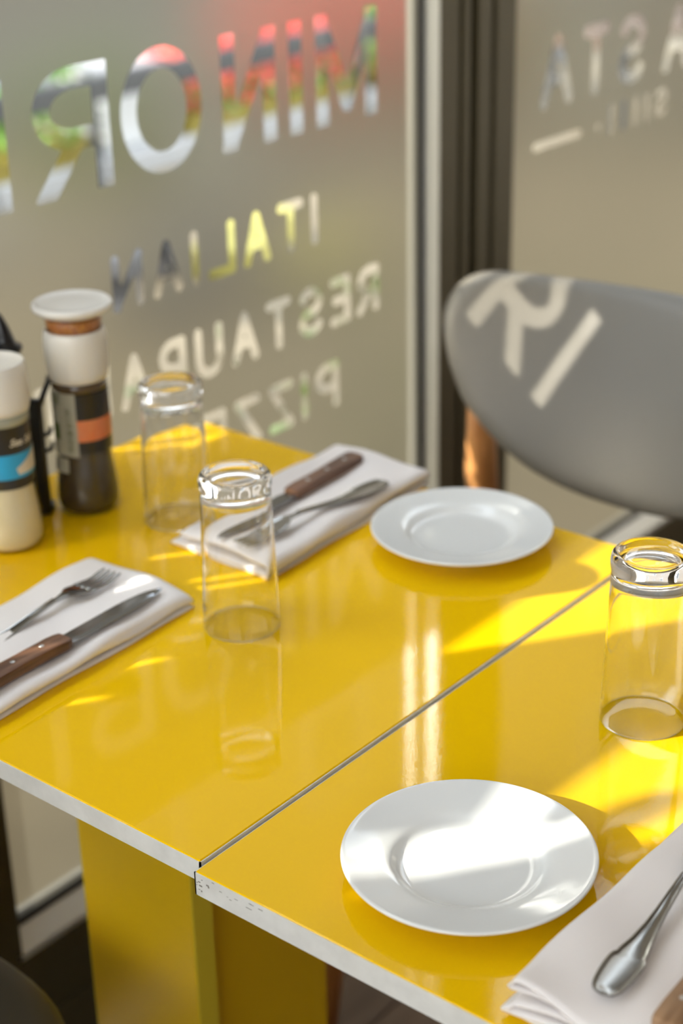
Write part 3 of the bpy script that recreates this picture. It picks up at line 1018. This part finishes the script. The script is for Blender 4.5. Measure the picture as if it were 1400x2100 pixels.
# oil bottle behind the salt mill, only its black pourer showing
ob = empty('oil_bottle', (-.558, .328, 0), 0)
ob.scale = (1, 1, .945)
tag(ob, 'bottle behind the salt mill with a pointed black pourer', 'bottle')
obj('bottle', lathe([(0, 0), (.0165, 0), (.0180, .003), (.0180, .105), (.0165, .120), (.012, .140), (.0105, .152), (.0105, .168), (0, .168)], 48), M['oil'], ob, True)
obj('neck_ring', lathe([(.0106, .163), (.0118, .164), (.0118, .170), (.0106, .171)], 32), M['steel'], ob, True)
bm = lathe([(0, .170), (.0150, .171), (.0158, .174), (.0150, .177), (.0100, .179), (.0088, .188), (.0070, .198), (.0045, .207), (.0022, .212), (0, .2125)], 32)
for v in bm.verts:
    if v.co.z > .179:
        v.co.x -= (v.co.z - .179) * .12
        v.co.y -= (v.co.z - .179) * .10
obj('pourer', bm, M['black_plastic'], ob, True)

# ------------------------------------------------------------------ chairs
def make_chair(label, leather):
    """origin on the floor below the middle of the back; the sitter faces -y"""
    c = empty('dining_chair')
    tag(c, label, 'chair', 'upholstered shell back chairs')
    def surf(x, z):
        return .0 - 1.03 * x * x + .5 * z
    # outline of the back, polar from the centre (0, .02): half width .253, flat top, round bottom
    pts = [(0, .130), (.05, .1300), (.10, .1302), (.15, .1310), (.19, .1322), (.222, .1328), (.242, .1285), (.2535, .1165), (.2590, .1003), (.2585, .082), (.2500, .057), (.236, .029),
           (.210, -.009), (.181, -.033), (.152, -.053), (.122, -.068), (.093, -.077), (.060, -.0840), (.03, -.0870), (0, -.0880)]
    ol = [(x, z) for x, z in pts] + [(-x, z) for x, z in pts[-2:0:-1]]
    # resample smoothly
    N = 120
    P = np.array(ol + [ol[0]])
    d = np.r_[0, np.cumsum(np.sqrt((np.diff(P, axis=0) ** 2).sum(1)))]
    t = np.linspace(0, d[-1], N, endpoint=False)
    X = np.interp(t, d, P[:, 0]); Zs = np.interp(t, d, P[:, 1])
    for _ in range(2):
        X = (np.roll(X, 1) + 2 * X + np.roll(X, -1)) / 4
        Zs = (np.roll(Zs, 1) + 2 * Zs + np.roll(Zs, -1)) / 4
    zc, T = .02, .030
    zoff = .04
    prof = [(0.0, 0), (.3, 0), (.55, 0), (.75, 0), (.86, .0004), (.92, .0018), (.96, .0045), (.985, .0085), (1.0, .0150), (.985, .0215), (.96, .0255), (.92, .0282), (.86, .0296), (.7, T), (.4, T), (0, T)]
    bm = bmesh.new()
    rings = []
    for r, dy in prof:
        if r == 0:
            rings.append([bm.verts.new((0, surf(0, zc - zoff) + dy, zc))])
        else:
            rr = []
            for x, z in zip(X, Zs):
                xx, zz = x * r, zc + (z - zc) * r
                rr.append(bm.verts.new((xx, surf(xx, zz - zoff) + dy, zz)))
            rings.append(rr)
    for A_, B_ in zip(rings, rings[1:]):
        for i in range(N):
            j = (i + 1) % N
            if len(A_) == 1:
                bm.faces.new((A_[0], B_[j], B_[i]))
            elif len(B_) == 1:
                bm.faces.new((A_[i], A_[j], B_[0]))
            else:
                bm.faces.new((A_[i], A_[j], B_[j], B_[i]))
    bmesh.ops.recalc_face_normals(bm, faces=list(bm.faces))
    for v in bm.verts:
        v.co.z -= FL
    obj('backrest', bm, leather, c, True)
    # seat: rounded cushion 0.45 m up
    secs = []
    hs = .46
    for z, g in ((hs - .060, .94), (hs - .050, .985), (hs - .025, 1.0), (hs - .010, .985), (hs - .003, .95), (hs, .88), (hs + .002, .6), (hs + .003, .2)):
        ring = []
        for i in range(48):
            a = 2 * math.pi * i / 48
            ca, sa = math.cos(a), math.sin(a)
            ex = .5
            ring.append((.235 * g * math.copysign(abs(ca) ** ex, ca), -.165 + .215 * g * math.copysign(abs(sa) ** ex, sa), z))
        secs.append(ring)
    obj('seat', loft(secs), leather, c, True)
    for sx in (-1, 1):
        obj('leg', tube([(sx * .205, -.340, 0), (sx * .195, -.325, .2), (sx * .185, -.315, .41)], [.012, .0165, .0195], 16), M['chair_wood'], c, True)
        obj('leg', tube([(sx * .243, .088, 0), (sx * .243, .070, .25), (sx * .243, .050, .45), (sx * .242, .028, .62), (sx * .225, .000, .78)], [.0135, .018, .0200, .0200, .015], 20), M['chair_wood'], c, True)
    obj('seat_frame', bbox(-.205, .205, -.33, .04, .385, .402, .006, 2), M['chair_wood'], c)
    return c
ch = make_chair('grey shell back chair by the window frame with sunlit letters cast on its back', M['leather'])
ch.location = (-.164, .8950, FL)
ch2 = make_chair('chair coloured dark for the shade, tucked under the near side of the left table, only its seat corner showing', M['shaded_leather'])
ch2.location = (-.41, -.305, FL)
ch2.rotation_euler[2] = math.pi

# ------------------------------------------------------------------ street outside
bm = bmesh.new()
box(bm, -5.6, -.75, -8, 16, FL - .12, FL - .02)
struct('pavement', bm, M['paving'])
bm = bmesh.new()
box(bm, -40, -5.6, -30, 40, FL - .25, FL - .14)
struct('road', bm, M['asphalt'])

bd = empty('street_building', (-13.0, 9.0, FL - .14))
tag(bd, 'brown brick building across the street, mirrored in the glossy table', 'building')
obj('wall', bbox(-3.0, 0, -15.0, 20.0, 0, 21.0), M['facade'], bd)
pane_me = None
for i in range(9):
    for j in range(5):
        if pane_me is None:
            wd = obj('window', bbox(-.02, .06, -.65, .65, 0, 1.7), M['facade_trim'], bd)
            pn = obj('pane', bbox(.05, .075, -.57, .57, .08, 1.62), M['facade_glass'], wd)
            wme, pane_me = wd.data, pn.data
        else:
            wd = bpy.data.objects.new('window', wme); col.objects.link(wd); wd.parent = bd
            pn = bpy.data.objects.new('pane', pane_me); col.objects.link(pn); pn.parent = wd
        wd.location = (0, -13 + i * 3.9, 1.4 + j * 3.8)
kb = empty('kerb', (0, 0, 0)); kb['kind'] = 'structure'
for i in range(9):
    y0 = 1.9 + i * .56
    obj('kerb_stone', bbox(-4.25, -3.88, y0, y0 + .55, FL - .03, -.685, .012, 1), M['kerb'], kb)

def foliage(n, x0, x1, y0, y1, z0, z1, size, seed):
    rng = random.Random(seed)
    bm = bmesh.new()
    for _ in range(n):
        c = Vector((rng.uniform(x0, x1), rng.uniform(y0, y1), rng.uniform(z0, z1)))
        a = Vector((rng.gauss(0, 1), rng.gauss(0, 1), rng.gauss(0, .7))).normalized()
        b = a.cross(Vector((rng.gauss(0, 1), rng.gauss(0, 1), rng.gauss(0, 1)))).normalized()
        s = size * rng.uniform(.6, 1.3)
        v = [bm.verts.new(c + a * s), bm.verts.new(c + b * s * .5), bm.verts.new(c - a * s), bm.verts.new(c - b * s * .5)]
        bm.faces.new(v)
    return bm

def planter(y0, y1, label, flowers, seed):
    t = empty('planter', (-4.05, (y0 + y1) / 2, -.685))
    tag(t, label, 'planter', 'flower troughs along the kerb')
    h = (y1 - y0) / 2
    bm = bmesh.new()
    box(bm, -.13, .13, -h, h, 0, .070)
    box(bm, -.14, .14, -h - .01, h + .01, .058, .075)
    obj('trough', bm, M['ochre'], t)
    f = obj('foliage', foliage(420 if not flowers else 160, -.20, .16, -h, h, .06, .17 if flowers else .40, .035, seed), M['leaf'], t)
    f['kind'] = 'stuff'
    if flowers:
        f = obj('flowers', foliage(1400, -.20, .165, -h, h, .09, .62, .030, seed + 1), M['petal'], t)
        f['kind'] = 'stuff'
    return t
planter(2.95, 3.55, 'ochre trough of green leaves at the left end of the kerb', False, 11)
planter(4.02, 4.55, 'ochre trough of red flowers in the middle of the kerb', True, 21)
planter(4.60, 5.12, 'ochre trough of red flowers nearer the window upright', True, 31)
planter(5.20, 5.80, 'ochre trough of green leaves behind the last letter of the big word', False, 41)

rl = empty('street_railing', (-3.82, 4.2, FL))
tag(rl, 'dark grey railing along the kerb in front of the flowers', 'railing')
obj('top_rail', bbox(-.02, .02, -2.4, 2.4, .30, .385, .006, 1), M['rail'], rl)
for k in range(4):
    yy = -2.3 + k * 1.53
    obj('post', bbox(-.018, .018, yy - .018, yy + .018, -.02, .31, .004, 1), M['rail'], rl)

bx = empty('utility_box', (-4.1, 3.78, -.685))
tag(bx, 'pale grey street cabinet on the kerb between the troughs', 'cabinet')
obj('body', bbox(-.12, .12, -.15, .15, 0, .27, .01, 2), M['pale_grey'], bx)
obj('lid', bbox(-.13, .13, -.16, .16, .27, .295, .006, 2), M['kerb'], bx)

wb = empty('shade_slat_bench', (-2.85, 6.05, FL - .02), -.05)  # added dark bench, stands in for shaded pavement behind the small letters
tag(wb, 'dark brown slatted bench standing in for shaded pavement beyond the right window', 'bench')
for k in range(4):
    obj('slat', bbox(-.19 + k * .1, -.10 + k * .1, -.95, .95, .36, .39, .004, 1), M['bench_wood'], wb)
for k in range(2):
    obj('slat', bbox(-.215, -.19, -.95, .95, .46 + k * .12, .55 + k * .12, .004, 1), M['bench_wood'], wb)
for sy in (-1, 1):
    for xx in (-.17, .16):
        obj('leg', bbox(xx - .025, xx + .025, sy * .8 - .025, sy * .8 + .025, 0, .36, .004, 1), M['rail'], wb)
yk = obj('yellow_kerb_block', bbox(-.10, .10, -.26, .26, 0, .10, .015, 2), M['yellow_paint'], None, False, (-2.80, 3.10, FL - .02))
tag(yk, 'yellow painted stone block lying on the pavement outside', 'block')
yk.rotation_euler[2] = .45
bn = empty('shadow_bench', (-2.83, 2.58, FL - .02), .57)  # added bench shape in place of a dark shadow on the paving
tag(bn, 'dark grey bench shape standing in for a shadow on the pavement outside', 'bench')
obj('seat', bbox(-.13, .13, -.36, .36, .16, .22, .01, 2), M['dark_stone'], bn)
for sy in (-1, 1):
    obj('leg', bbox(-.11, .11, sy * .24 - .05, sy * .24 + .05, 0, .16, .008, 1), M['dark_stone'], bn)

lt = obj('fallen_leaves', foliage(120, -2.35, -1.5, 1.9, 3.4, FL - .012, FL + .006, .04, 77), M['dark_leaf'])
tag(lt, 'dark green fallen leaves scattered over the tan pavement', 'leaves', kind='stuff')

# ------------------------------------------------------------------ lift everything so that the floor is at z = 0
for o in list(scene.objects):
    if o.parent is None:
        o.location.z += LIFT
